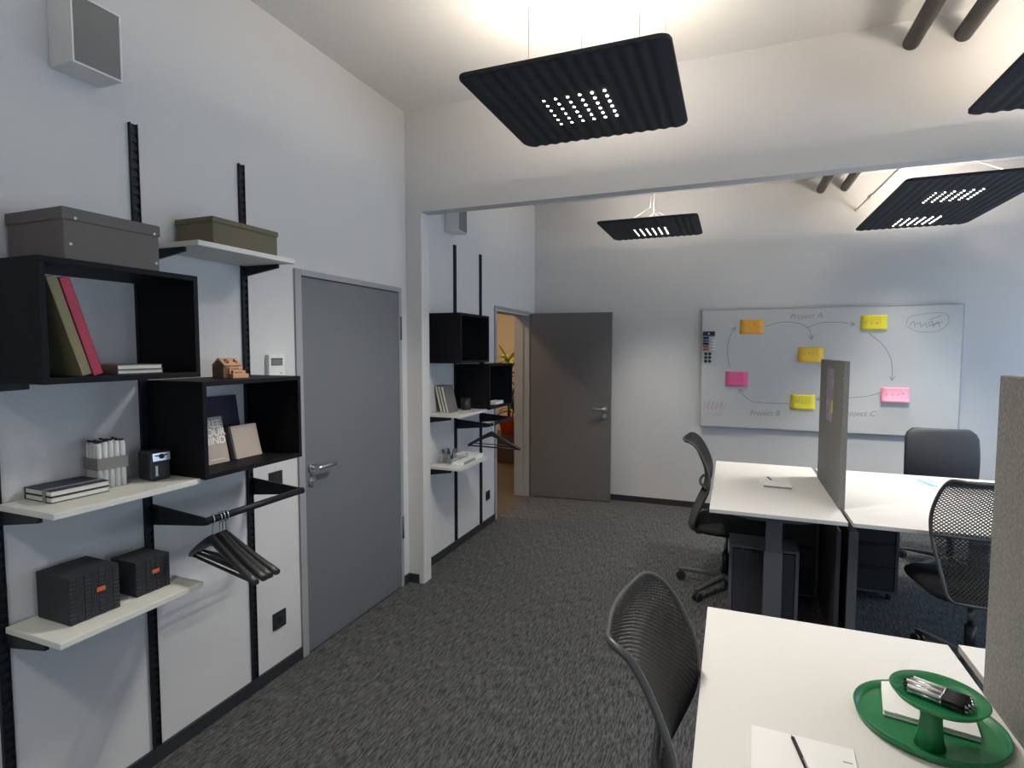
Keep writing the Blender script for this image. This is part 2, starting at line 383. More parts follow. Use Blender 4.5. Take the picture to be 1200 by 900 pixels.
lamp('small dark felt lamp hanging in the back room, beyond the open doorway beam', 1.40, 5.125, .82, [.11], w_fan(.21, .20, .17), [0], 12, 84, up_m='uplight2')
lamp('long dark felt lamp with two clusters of spots above the whiteboard side', 3.50, 5.07, 1.62, [-.28, .54], w_fan(.25, .62, .25), [-.4, .4], (27, 8), (98, 66), up_m='uplight2')
lamp('long dark felt lamp cut off by upper right corner of the photo', 3.46, 2.385, 1.62, [-.28, .54], w_fan(.25, .62, .25), [-.4, .4], 4, 100, up_m='uplight2')

# ------------------------------------------------------------ wall shelving
def slot_rail(y, label):
    bm = bmesh.new(); add_box(bm, 0, .004, -.015, .015, .065, 2.47)
    for s in (-1, 1): add_box(bm, .004, .014, s*.015-(.003 if s > 0 else 0), s*.015+(.003 if s < 0 else 0), .065, 2.47)
    zz = .1
    while zz < 2.45: add_box(bm, .004, .010, -.012, .012, zz, zz+.018); zz += .032
    o = bm_obj('slotted_wall_rail', bm, 'black', loc=(0.0005, y, 0)); return tag(o, label, 'rail', 'black slotted wall rails')
def bracket(parent, y, ztop, depth=.21, h=.045):
    prism('bracket', 'black', [(.015, ztop), (depth, ztop), (depth, ztop-.016), (.015, ztop-h)], 'y', y-.006, y+.006, parent)
def white_shelf(label, y0, y1, ztop, rails, depth=.285):
    t = thing('wall_shelf', label, 'shelf', (0, y0, ztop), 0, 'pale shelves on the wall rails')
    box('board', 'shelf', (.016, depth, 0, y1-y0, -.02, 0), t, bev=.002)
    for y in rails: bracket(t, y-y0, -.0205)
    return t
def cube_box(label, y0, y1, z0, z1, rails, D=.305):
    t = thing('wall_cube', label, 'shelf', (0, y0, z0), 0, 'black open box shelves on the wall rails')
    w = y1-y0; h = z1-z0; e = .018
    box('bottom_panel', 'blackbox', (.016, D, 0, w, 0, e), t); box('top_panel', 'blackbox', (.016, D, 0, w, h-e, h), t)
    box('side_panel', 'blackbox', (.016, D, 0, e, e, h-e), t); box('side_panel', 'blackbox', (.016, D, w-e, w, e, h-e), t)
    for y in rails: bracket(t, y-y0, -.0005, .20, .03)
    return t
R0, R1, R2 = .981, 1.456, 1.945
OFF = 2.577
slot_rail(R0, 'black slotted wall rail at the left edge of the photo')
slot_rail(R1, 'thicker looking black wall rail rising above the taupe storage box')
slot_rail(R2, 'black wall rail behind olive box, nearest the closed grey door')
slot_rail(R0+OFF, 'black wall rail just behind the pier in the back room')
slot_rail(R1+OFF, 'left black wall rail above the back room cube')
slot_rail(R2+OFF, 'right black wall rail above back room cube, nearest open door')
cube_box('upper black open cube holding the red book, front room', .965, 1.462, 1.537, 1.897, (R0,))
cube_box('lower black open cube with beige cards, beside closed door', 1.466, 1.962, 1.157, 1.519, (R2,))
cube_box('upper empty black cube in the back room', .965+OFF, 1.462+OFF, 1.537, 1.897, ())
cube_box('lower black cube in the back room, next to open door', 1.466+OFF, 1.962+OFF, 1.157, 1.519, ())
white_shelf('pale shelf carrying the olive box, highest of all', 1.485, 1.965, 2.033, (R1+.035, R2))
white_shelf('pale shelf with navy notebooks and sharpener', .985, 1.464, 1.163, (R0+.01,))
white_shelf('lowest pale shelf with two black woven boxes', .985, 1.462, .777, (R0+.01,))
white_shelf('back room pale shelf with leaning books and mug', .985+OFF, 1.464+OFF, 1.163, (R0+OFF+.01, ))
white_shelf('back room lower pale shelf with white papers', .985+OFF, 1.475+OFF, .777, (R0+OFF+.01, ))
def clothes_rail(label, ya, yb, z):
    t = thing('clothes_rail', label, 'rail', (0, ya, z), 0, 'black clothes rails on the wall')
    for y in (0, yb-ya):
        prism('bracket', 'black', [(.016, .035), (.29, .013), (.315, .009), (.315, -.011), (.29, -.017), (.016, -.045)], 'y', y-.004, y+.004, t)
    tube('rod', 'black', [(.30, -.012, 0), (.30, yb-ya+.012, 0)], .0135, t, n=16); return t
clothes_rail('black clothes rail in front room carrying four hangers', R1+.012, R2+.008, 1.003)
clothes_rail('black clothes rail in back room with a single hanger', R1+OFF+.012, R2+OFF+.008, 1.035)

# hangers: in local x (width), z; hook round the rod at z=0
def make_hanger():
    t = thing('coat_hanger', '', 'hanger', (0, 0, 0), 0, 'black coat hangers')
    bm = bmesh.new(); n = 14
    def ring(x, zc, hh, tt, yb):
        return [bm.verts.new((x, yb+a*tt, zc+b_*hh)) for a, b_ in ((-1, -.6), (-.6, -1), (.6, -1), (1, -.6), (1, .6), (.6, 1), (-.6, 1), (-1, .6))]
    rs = []
    for i in range(2*n+1):
        u = (i-n)/n; x = u*.235; a = abs(u)
        zc = -.078-.115*a**1.15; hh = .012+.010*(1-a)**2; tt = .006+.007*a; yb = .03*a*a
        if a > .93: hh *= .75
        rs.append(ring(x, zc, hh, tt, yb))
    for A, B in zip(rs, rs[1:]):
        for j in range(8): f = bm.faces.new((A[j], A[(j+1) % 8], B[(j+1) % 8], B[j])); f.smooth = True
    bm.faces.new(rs[0][::-1]); bm.faces.new(rs[-1]); bmesh.ops.recalc_face_normals(bm, faces=bm.faces)
    bm_obj('shoulder', bm, 'plast', t)
    tube('trouser_bar', 'plast', [(-.222, .026, -.192), (.222, .026, -.192)], .006, t)
    tube('trouser_bar', 'plast', [(-.165, .018, -.168), (.165, .018, -.168)], .004, t)
    pts = [(.0, 0, -.065), (0, 0, -.036)]
    for k in range(13):
        a = -pi/2+k*pi*1.12/12; pts.append((.0185*cos(a), 0, .0185*sin(a)))
    pts[1] = (0, 0, -.03)
    tube('hook', 'chrome', pts, .0021, t, n=8)
    return t
hg = make_hanger()
HG = [(1.493, -14, 'black hanger furthest left on the rail, nearest the camera'), (1.525, -12, 'second black hanger from the left on the front rail'), (1.538, -9, 'third black hanger from the left on the front rail'), (1.552, -4, 'black hanger furthest right of the four, nearest closed door')]
for i, (y, a, lb) in enumerate(HG):
    o = hg if i == 0 else copy_tree(hg); o.location = (.30, y, 1.003); o.rotation_euler = (0, 0, radians(a)); o['label'] = lb
o = copy_tree(hg); o.location = (.30, 4.10, 1.035); o.rotation_euler = (0, 0, radians(-3)); o['label'] = 'single black hanger hanging before the open doorway'

# ------------------------------------------------------------ things on the shelves, front room
def storage_box(name, label, m, x0, x1, y0, y1, z, h, lid, rivets):
    t = thing(name, label, 'box', ((x0+x1)/2, (y0+y1)/2, z)); a = (x1-x0)/2; b_ = (y1-y0)/2
    box('body', m, (-a+.004, a-.004, -b_+.004, b_-.004, 0, h-.004), t, bev=.003)
    box('lid', m, (-a, a, -b_, b_, h-lid, h), t, bev=.003)
    if rivets:
        for y, z_, k in ((-b_+.035, h-lid+.007, 0), (b_-.022, h-lid+.007, 0), (-b_+.022, .045, .004), (b_-.016, .026, .004)):
            tube('rivet', 'chrome', [(a-k-.001, y, z_), (a-k+.002, y, z_)], .0042, t, n=12)
    return t
storage_box('storage_box', 'large taupe lidded storage box on the upper black cube', 'taupe', .02, .295, 1.038, 1.335, 1.8975, .15, .036, True)
storage_box('storage_box', 'flat olive green lidded box on the highest shelf', 'olive', .02, .225, 1.60, 1.935, 2.0335, .115, .022, False)
def book(parent, w, d, t_, cover, page='cream', fore='front', mtx=None, name='book', label=None, cat='book', group=None):
    """book standing: thickness along y (t_), depth x (d), height z (w)"""
    r = thing(name, label, cat, (0, 0, 0), 0, group) if parent is None else parent
    c = .003
    if fore == 'front':   # pages show at +x
        boxes('cover', cover, [(0, d, 0, c, 0, w), (0, d, t_-c, t_, 0, w), (0, c, 0, t_, 0, w)], r, bev=.0005)
        box('pages', page, (c, d-.003, c, t_-c, .003, w-.003), r, bev=0)
    else:
        boxes('cover', cover, [(0, d, 0, c, 0, w), (0, d, t_-c, t_, 0, w), (d-c, d, 0, t_, 0, w)], r, bev=.001)
        box('pages', page, (.003, d-c, c, t_-c, .003, w-.003), r, bev=0)
    if mtx is not None: r.matrix_world = mtx
    return r
# leaning folders: bottom at z=1.5555, tilt toward -y
tl = math.atan2(.085, .29)
for nm, y, c, lb in (('green', 1.081, 'green', 'olive green tall folder leaning left inside the upper cube'), ('red', 1.114, 'red', 'crimson tall folder leaning beside the olive one')):
    mt = Matrix.Translation((.055, y, 1.5555+(.0 if nm == 'green' else 0))) @ Matrix.Rotation(tl, 4, 'X')
    book(None, .298, .225, .030, c, fore='spine', mtx=mt, name='folder', label=lb, cat='folder', group=None)
def flat(name, label, x0, x1, y0, y1, z, t_, cover, page, rz=0, cat='notebook', spine='-y', band=None, group=None):
    r = thing(name, label, cat, ((x0+x1)/2, (y0+y1)/2, z), rz, group); a = (x1-x0)/2; b_ = (y1-y0)/2; c = .0025
    cv = [(-a, a, -b_, b_, 0, c), (-a, a, -b_, b_, t_-c, t_)]
    if spine == '-y': cv.append((-a, a, -b_, -b_+c, c, t_-c))
    if spine == '-x': cv.append((-a, -a+c, -b_, b_, c, t_-c))
    boxes('cover', cover, cv, r, bev=.0008)
    box('pages', page, (-a+.003, a-.0025, -b_+.003, b_-.0025, c, t_-c), r, bev=0)
    if band:
        x, w_ = band; boxes('elastic_band', 'band', [(x, x+w_, -b_-.001, b_+.001, t_, t_+.001), (x, x+w_, -b_-.0012, -b_, 0, t_), (x, x+w_, b_, b_+.0012, 0, t_)], r, bev=0)
    return r
flat('notebook', 'lower grey notebook lying flat in the upper cube beside the crimson folder', .09, .25, 1.205, 1.36, 1.5555, .014, 'greycover', 'cream')
flat('notebook', 'upper grey notebook with pale page edges lying flat in the upper cube', .09, .25, 1.205, 1.358, 1.570, .016, 'greycover', 'cream')
flat('notebook', 'lower navy notebook of the pair on the pale shelf', .02, .165, 1.05, 1.218, 1.1635, .019, 'navy', 'cream', spine='-x', band=(.028, .016), rz=radians(-2))
flat('notebook', 'upper navy notebook with grey band on the pale shelf', .02, .165, 1.05, 1.218, 1.183, .019, 'navy', 'cream', spine='-x', band=(.028, .016), rz=radians(-2))
# white bundle of markers
t = thing('marker_bundle', 'bundle of white pens held by a grey paper band, on the pale shelf', 'pens', (.085, 1.262, 1.1635), radians(-6))
for i in range(4):
    for j in range(5):
        x = -.030+i*.020; y = -.037+j*.0185; hh = .150+random.uniform(-.004, .004)
        bm = bmesh.new(); add_tube(bm, [(x, y, 0), (x, y, hh), (x, y, hh+.008)], [.009, .009, .006], 8)
        bm_obj('pen_barrel', bm, 'white', t)
        tube('pen_tip', 'ink', [(x, y, hh+.008), (x, y, hh+.014)], .005, t, n=8)
boxes('paper_band', 'band', [(-.0415, .0415, -.0485, -.0475, .065, .105), (-.0415, .0415, .0475, .0485, .065, .105), (.0405, .0415, -.0485, .0485, .065, .105), (-.0415, -.0405, -.0485, .0485, .065, .105)], t, bev=0)
M['sharp'] = mat('dark_metallic_grey', (.045, .048, .05), .35, .3)
t = thing('pencil_sharpener', 'dark grey desk sharpener with silver top, on the pale shelf end', 'sharpener', (.135, 1.398, 1.1635), radians(-6))
box('body', 'sharp', (-.045, .04, -.036, .036, 0, .105), t, bev=.010)
box('drawer', 'plast', (.035, .044, -.030, .030, .008, .066), t, bev=.003)
box('drawer_shine', 'chrome', (.0435, .0448, -.022, -.014, .018, .055), t, bev=.0005)
prism('silver_top', 'chrome', [(.0405, .072), (.046, .072), (.043, .100), (.030, .108), (.020, .108), (.020, .072)], 'y', -.031, .031, t)
bm = bmesh.new(); add_tube(bm, [(.043, 0, .087), (.0475, 0, .088)], .009, 14); add_box(bm, .043, .0475, -.022, .022, .089, .093); bm_obj('pencil_hole', bm, 'ink', t)
def woven(label, x0, x1, y0, y1, z, h, lx):
    t = thing('drawer_box', label, 'box', ((x0+x1)/2, (y0+y1)/2, z), radians(-1)); a = (x1-x0)/2; b_ = (y1-y0)/2
    box('body', 'braid', (-a, a-.004, -b_, b_, 0, h), t, bev=.002)
    bm = bmesh.new(); nv = 7; nh = int(h/.013)
    for i in range(nv):
        ya = -b_+2*b_*i/nv; yb = ya+2*b_/nv
        if i % 2 == 0:
            for k in range(nh): add_box(bm, a-.005, a, ya+.001, yb-.001, k*h/nh+.001, (k+1)*h/nh-.001)
        else:
            for k in range(3): add_box(bm, a-.005, a-.001, ya+(yb-ya)*k/3+.0006, ya+(yb-ya)*(k+1)/3-.0006, .001, h-.001)
    bm_obj('woven_front', bm, 'braid', t)
    boxes('label_tag', 'orange', [(a-.001, a+.0015, lx, lx+.026, h*.52, h*.52+.014)], t, bev=.0003)
    return t
woven('larger black woven box with orange tag on the lowest shelf', .035, .205, 1.062, 1.212, .7775, .150, .004)
woven('smaller black woven box with orange tag on the lowest shelf', .06, .195, 1.275, 1.398, .7775, .122, -.004)
# cube 2 contents
def lean_x(x, y, z, deg): return Matrix.Translation((x, y, z)) @ Matrix.Rotation(radians(-deg), 4, 'Y')
t = thing('card_box', 'beige box lettered FREE YOUR MIND leaning in the lower cube', 'box')
box('body', 'beigebox', (-.022, 0, 0, .115, 0, .19), t, bev=.001)
for k, s in enumerate(('FREE', 'YOUR', 'MIND')):
    text('lettering', s, .042, 'lett', axes((.0006, .060, .160-k*.034), (0, 1, 0), (0, 0, 1)), t, bold=.0012)
box('rule_line', 'lett', (0, .0006, .03, .095, .016, .0185), t, bev=0)
t.matrix_world = lean_x(.165, 1.585, 1.1755, 13)
t = thing('card_set', 'beige square book with brown side leaning in the lower cube', 'book')
box('front_cover', 'beigebox', (-.004, 0, 0, .135, 0, .14), t, bev=.0005)
box('pages', 'paper', (-.012, -.004, .002, .133, .001, .137), t, bev=0)
box('back_cover', 'beigedark', (-.034, -.012, 0, .135, 0, .143), t, bev=.0005)
t.matrix_world = lean_x(.165, 1.735, 1.1755, 14)
t = thing('dark_folder', 'dark navy folder standing at the back of the lower cube', 'folder')
boxes('cover', 'navy', [(-.012, -.010, 0, .205, 0, .262), (-.002, 0, 0, .205, 0, .262), (-.012, 0, 0, .002, 0, .262)], t, bev=.0005); box('pages', 'cream', (-.010, -.002, .002, .202, .002, .258), t, bev=0)
t.matrix_world = lean_x(.065, 1.66, 1.1755, 9)
# house calendar
t = thing('house_calendar', 'small wooden house shaped block calendar on top of the lower cube', 'calendar', (.155, 1.672, 1.5195), radians(-4))
prism('house_body', 'wooddark', [(-.045, 0), (.022, 0), (.022, .045), (-.011, .072), (-.045, .045)], 'y', 0, .014, t)
prism('house_front', 'wood', [(-.045, 0), (.022, 0), (.022, .05), (-.045, .05)], 'y', .014, .078, t)
for s in (1, -1):
    mt = Matrix.Translation((-.0115, .001, .080)) @ Matrix.Rotation(radians(38*s), 4, 'Y')
    bm = bmesh.new(); add_box(bm, 0 if s > 0 else -.048, .048 if s > 0 else 0, 0, .084, -.003, .003, bev=.0005, mtx=mt); rf = bm_obj('roof', bm, 'wood', t)
    if s > 0:
        A = mt @ Vector((.024, .042, .0036)); ex = Vector((0, 1, 0)); ey = mt.to_3x3() @ Vector((-1, 0, 0))
        text('digits', '0  4', .036, 'ink', axes(A, ex, ey), t, bold=.0008)
for k, (x, z0, y0, y1) in enumerate(((.022, .030, .020, .080), (.034, .015, .026, .084), (.046, 0, .016, .090))):
    box('sliding_block', 'wood', (x-.012+.0005, x+.012, y0, y1, z0 if k == 2 else 0, z0+.015+(.002 if k == 2 else 0)), t, bev=.0005)
    if k < 2: boxes('burnt_lettering', 'wooddark', [(x+.012, x+.0124, y0+.008+i*.009, y0+.014+i*.009, z0+.004, z0+.009) for i in range(4)], t, bev=0)
# wall devices
t = thing('wall_thermostat', 'white room thermostat with grey display on wall above the lower cube', 'thermostat', (0, 2.115, 1.50))
box('housing', 'white', (0, .024, -.052, .052, 0, .112), t, bev=.004)
box('display', 'lcd', (.0235, .0246, -.036, .032, .060, .088), t, bev=.0003)
boxes('display_rim', 'plast', [(.0236, .0252, -.038, .034, .088, .0935), (.0236, .0252, -.038, .034, .058, .0605), (.0236, .0252, -.038, -.0355, .058, .09), (.0236, .0252, .0315, .034, .058, .09)], t, bev=0)
box('button', 'band', (.0238, .0255, .018, .028, .018, .023), t, bev=.0005)
def socket(label, y, z):
    t = thing('power_socket', label, 'socket', (0, y, z), 0, 'black wall sockets')
    bm = bmesh.new(); add_box(bm, 0, .008, -.042, .042, -.042, .042, bev=.002); bm_obj('cover_plate', bm, 'plast', t)
    M.setdefault('sock', mat('socket_insert', (.03, .032, .036), .35))
    bm = bmesh.new(); add_box(bm, .008, .0095, -.027, .027, -.027, .027, bev=.0005); bm_obj('insert', bm, 'sock', t)
    bm = bmesh.new(); add_tube(bm, [(.0095, 0, 0), (.0105, 0, 0)], .019, 24); add_tube(bm, [(.0105, -.009, 0), (.0108, -.009, 0)], .0025, 8); add_tube(bm, [(.0105, .009, 0), (.0108, .009, 0)], .0025, 8)
    bm_obj('contact_well', bm, 'ink', t); return t
socket('black wall socket low on the wall left of closed door', 2.108, .282)
socket('black wall socket low on the wall left of open door', 2.108+OFF, .282)
t = thing('light_switch', 'black light switch beside the clothes rail, left of closed door', 'switch', (0, 2.107, .992))
box('switch_plate', 'plast', (0, .008, -.042, .042, -.042, .042), t, bev=.002); box('rocker', 'plast', (.008, .011, -.028, .028, -.028, .028), t, bev=.001)
def speaker(label, y0, y1, z0, z1, D=.12):
    t = thing('wall_speaker', label, 'speaker', (0, y0, z0), 0, 'white wall speakers'); w = y1-y0; h = z1-z0
    box('cabinet', 'white', (.0, D-.006, 0, w, 0, h), t, bev=.004)
    boxes('front_frame', 'white', [(D-.006, D, 0, .006, 0, h), (D-.006, D, w-.006, w, 0, h), (D-.006, D, .006, w-.006, 0, .006), (D-.006, D, .006, w-.006, h-.006, h)], t, bev=.0006)
    box('grille', 'grille', (D-.0055, D-.002, .0065, w-.0065, .0065, h-.0065), t, bev=0); return t
speaker('white box speaker with grey grille high on the left wall', 1.192, 1.350, 2.550, 2.772)
speaker('small white speaker partly hidden by header, high in back room', 1.192+OFF+.11, 1.350+OFF+.11, 2.545, 2.767)

# ------------------------------------------------------------ things on the shelves, back room
for k in range(3):
    t = thing('leaning_book', ('front grey book of three leaning in back room, widest cover visible', 'middle grey book of the three leaning on back room shelf', 'rear grey book of the three leaning against back room wall')[k], 'book', (0, 0, 0), 0, 'grey books on the back room shelf')
    boxes('cover', 'greycover', [(-.003, 0, 0, .15, 0, .205), (-.022, -.019, 0, .15, 0, .205), (-.022, 0, .147, .15, 0, .205)], t, bev=.0005)
    box('pages', 'cream', (-.019, -.003, .002, .147, .003, .202), t, bev=0)
    t.matrix_world = lean_x(.135-k*.030, 3.68+k*.008, 1.1645, 14)
t = thing('coffee_mug', 'black mug with handle on the back room shelf', 'mug', (.145, 3.945, 1.1635))
lathe('mug_body', 'plast', [(0, 0), (.036, 0), (.04, .004), (.04, .09), (.037, .09), (.036, .008), (0, .008)], t)
tube('handle', 'plast', [(.0, .038, .075), (0, .06, .072), (0, .068, .048), (0, .058, .024), (0, .038, .02)], .005, t)
flat('paperback', 'small white book lying in the lower back room cube', .18, .262, 4.27, 4.44, 1.1755, .026, 'paper', 'paper')
t = thing('dark_card', 'narrow black upright box on top of the back room cube', 'box', (.19, 4.155, 1.5195))
box('body', 'blackbox', (-.018, .016, -.012, .012, 0, .13), t, bev=.001); box('lid', 'plast', (-.019, .017, -.013, .013, .10, .133), t, bev=.001)
M['sheet'] = M['paper']
t = thing('spiral_notebook', 'white spiral bound notebook on the back room lower shelf', 'notebook', (.165, 3.79, .7775), radians(2))
box('pages', 'paper', (-.09, .075, -.105, .14, 0, .014), t, bev=.001)
bm = bmesh.new()
for k in range(15): add_tube(bm, [(.077+.006*cos(a), -.09+k*.014, .008+.008*sin(a)) for a in [i*2*pi/8 for i in range(8)]], .0016, 6, closed=True)
bm_obj('spiral_binding', bm, 'ink', t)
t = thing('paper_stack', 'stack of white papers behind the spiral notebook', 'paper', (.14, 3.99, .7775), radians(-4)); bm = bmesh.new()
for k in range(5): add_box(bm, -.1+k*.002, .1+k*.002, -.05, .06, k*.006+.0002, k*.006+.0058)
bm_obj('sheets', bm, 'paper', t)
t = thing('acrylic_tray', 'clear acrylic tray standing on the spiral notebook', 'tray', (.11, 3.74, .7920))
boxes('tray_body', 'clear', [(-.05, .05, -.08, .2, 0, .004), (-.05, -.047, -.08, .2, .004, .06), (.047, .05, -.08, .2, .004, .03), (-.047, .047, -.08, -.077, .004, .06)], t, bev=.0005)
for k in range(2):
    t = thing('binder_clip', ('left', 'right')[k]+' black binder clip standing in the acrylic tray', 'clip', (.10, 3.69+k*.085, .7962), radians(20*k), 'black binder clips')
    prism('clip_body', 'ink', [(-.018, 0), (.018, 0), (.004, .03), (-.004, .03)], 'y', -.02, .02, t)
    for s in (-1, 1):
        tube('clip_wire', 'ink', [(s*.010, -.012, .015), (s*.012, -.012, .05), (s*.026, -.008, .085), (s*.026, .008, .085), (s*.012, .012, .05), (s*.010, .012, .015)], .0032, t, n=6)

# ------------------------------------------------------------ whiteboard
BX0, BX1, BZ0, BZ1 = 1.799, 3.956, .860, 2.035
t = thing('whiteboard', 'large whiteboard with arrows and lettering on the back wall', 'whiteboard', (0, 0, 0))
box('board_panel', 'board', (BX0+.008, BX1-.008, 5.962, 5.998, BZ0+.008, BZ1-.008), t, bev=.001)
boxes('board_frame', 'alu', [(BX0, BX1, 5.960, 5.999, BZ0, BZ0+.008), (BX0, BX1, 5.960, 5.999, BZ1-.008, BZ1), (BX0, BX0+.008, 5.960, 5.999, BZ0+.008, BZ1-.008), (BX1-.008, BX1, 5.960, 5.999, BZ0+.008, BZ1-.008)], t, bev=.001)
YF = 5.9616
for s, x, z in (('Project A', 2.735, 1.955), ('Project B', 2.40, 1.015), ('Project C', 3.190, 1.045)):
    mt = axes((x, YF, z), (1, 0, .03), (.22, 0, 1)); text('lettering', s, .072, 'marker', mt, t, bold=.0)
def stroke(bm, pts, r=.0034, n=24, head=True):
    P = [Vector((a, YF, b_)) for a, b_ in pts]; out = []
    k = len(P)
    for i in range(k-1):
        p0, p1, p2, p3 = P[max(0, i-1)], P[i], P[i+1], P[min(k-1, i+2)]
        for s in range(8):
            u = s/8; out.append(.5*((2*p1)+(p2-p0)*u+(2*p0-5*p1+4*p2-p3)*u*u+(3*p1-p0-3*p2+p3)*u**3))
    out.append(P[-1])
    def rib(q, w):
        L_ = [];
        for i, p in enumerate(q):
            d_ = (q[min(i+1, len(q)-1)]-q[max(0, i-1)]).normalized(); nn = Vector((-d_.z, 0, d_.x))*w
            L_.append((bm.verts.new(p+nn), bm.verts.new(p-nn)))
        for a, b_ in zip(L_, L_[1:]): bm.faces.new((a[0], b_[0], b_[1], a[1]))
    rib(out, r)
    if head:
        d_ = (out[-1]-out[-4]).normalized()
        for an in (150, -150):
            h_ = Matrix.Rotation(radians(an), 3, 'Y') @ d_; rib([out[-1], out[-1]+h_*.045], r)
bm = bmesh.new()
for pts in ([(2.385, 1.862), (2.50, 1.898), (2.60, 1.90), (2.70, 1.875), (2.765, 1.82), (2.785, 1.735)], [(2.735, 1.842), (2.86, 1.888), (3.0, 1.892), (3.135, 1.870)],
            [(3.245, 1.790), (3.36, 1.68), (3.43, 1.54), (3.443, 1.36)], [(2.61, 1.119), (2.42, 1.118), (2.28, 1.13), (2.19, 1.20), (2.165, 1.25)],
            [(3.36, 1.248), (3.25, 1.210), (3.04, 1.184), (2.84, 1.17)], [(2.075, 1.45), (2.045, 1.60), (2.06, 1.75), (2.11, 1.86)]):
    stroke(bm, pts)
bm_obj('arrows', bm, 'marker', t)
bm = bmesh.new()
for k in range(5): stroke(bm, [(3.56+.045*k, 1.85+.01*(k % 2)), (3.585+.045*k, 1.89-.01*(k % 3)), (3.60+.045*k, 1.835)], .0028, head=False)
stroke(bm, [(3.70, 1.90), (3.79, 1.94)], .003, head=False); stroke(bm, [(3.70, 1.85), (3.80, 1.88)], .003, head=False)
stroke(bm, [(3.53, 1.87), (3.56, 1.93), (3.70, 1.96), (3.82, 1.95), (3.84, 1.87), (3.76, 1.80), (3.62, 1.80), (3.53, 1.85)], .0022, head=False)
bm_obj('scribble', bm, 'marker', t)
bm = bmesh.new()
for k in range(5): stroke(bm, [(1.835+.04*k, 1.02), (1.845+.04*k, 1.11), (1.865+.04*k, 1.04), (1.88+.04*k, 1.12)], .003, head=False)
for k in range(4): stroke(bm, [(1.84+.045*k, .965), (1.86+.045*k, 1.0), (1.88+.045*k, .97)], .003, head=False)
bm_obj('pink_scribble', bm, 'markerp', t)
def note(label, m, x0, x1, z0, z1, curl, seed, gy=0):
    random.seed(seed); r = thing('sticky_note', label, 'note', ((x0+x1)/2, YF-.001, z1), 0, 'sticky notes on the whiteboard')
    w = x1-x0; h = z1-z0; bm = bmesh.new(); rows = []
    for i in range(9):
        v_ = i/8; rows.append([bm.verts.new((-w/2+w*j/4, -.0005-curl*v_**2, -h*v_)) for j in range(5)])
    for a, b_ in zip(rows, rows[1:]):
        for j in range(4): bm.faces.new((a[j], b_[j], b_[j+1], a[j+1])).smooth = True
    o = bm_obj('sheet', bm, m, r); md = o.modifiers.new('thickness', 'SOLIDIFY'); md.thickness = .0006; md.offset = 0
    bm = bmesh.new(); n = random.choice((4, 5))
    for k in range(n):
        x = -w*.28+w*.56*k/(n-1); pts = [(x+random.uniform(-.012, .012), -h*.3-random.uniform(0, .045)) for _ in range(4)]
        for a, b_ in zip(pts, pts[1:]):
            v_ = -a[1]/h; v2 = -b_[1]/h
            add_tube(bm, [(a[0], -.0012-curl*v_**2, a[1]), (b_[0], -.0012-curl*v2**2, b_[1])], .0017, 5)
    bm_obj('handwriting', bm, 'marker', r); return r
note('dark orange sticky note at upper left of the whiteboard', 'p_or', 2.155, 2.368, 1.790, 1.932, .012, 1)
note('yellow sticky note at upper right of the whiteboard', 'p_ye', 3.180, 3.386, 1.817, 1.952, .008, 2)
note('yellow orange sticky note at the board middle', 'p_or', 2.673, 2.888, 1.518, 1.662, .03, 3)
note('hot pink sticky note at left of the whiteboard', 'p_pk', 2.032, 2.238, 1.275, 1.420, .012, 4)
note('yellow sticky note low on the board beside the divider', 'p_ye', 2.622, 2.830, 1.068, 1.208, .014, 5)
note('light pink sticky note at lower right of the whiteboard', 'p_lp', 3.360, 3.578, 1.165, 1.298, .035, 6)
M['p_ye2'] = mat('amber_note', (.88, .55, .06), .7)
bpy.data.objects['sheet.002'].data.materials[0] = M['p_ye2']
t = thing('board_eraser', 'black magnetic eraser above the pens on the whiteboard', 'eraser', (1.868, YF-.0005, 1.797)); box('eraser_body', 'plast', (-.057, .057, -.03, 0, -.022, .022), t, bev=.003); box('magnet', 'white', (-.008, .008, -.0315, -.03, -.008, .008), t, bev=.001)
for k, c in enumerate(('ink', 'cap', 'ink', 'capr', 'capr')):
    t = thing('board_marker', ('topmost black capped', 'blue capped', 'middle black capped', 'fourth, red capped', 'lowest red capped')[k]+' marker in the column on the whiteboard', 'marker', (1.868, YF-.013, 1.755-k*.029), 0, 'markers on the whiteboard')
    bm = bmesh.new(); add_tube(bm, [(-.055, 0, 0), (.0, 0, 0)], .0105, 10); bm_obj('cap', bm, c, t)
    bm = bmesh.new(); add_tube(bm, [(.0, 0, 0), (.062, 0, 0)], .0085, 10); bm_obj('barrel', bm, 'white', t)
for i in range(2):
    for j in range(3):
        t = tube('board_magnet', 'plast', [(0, -.009, 0), (0, 0, 0)], .0155, n=18, loc=(1.842+i*.037, YF-.0005, 1.595-j*.037))
        tag(t, '%s row, %s one of six black round magnets on the whiteboard' % (('upper', 'middle', 'lower')[j], ('left', 'right')[i]), 'magnet', 'black board magnets')

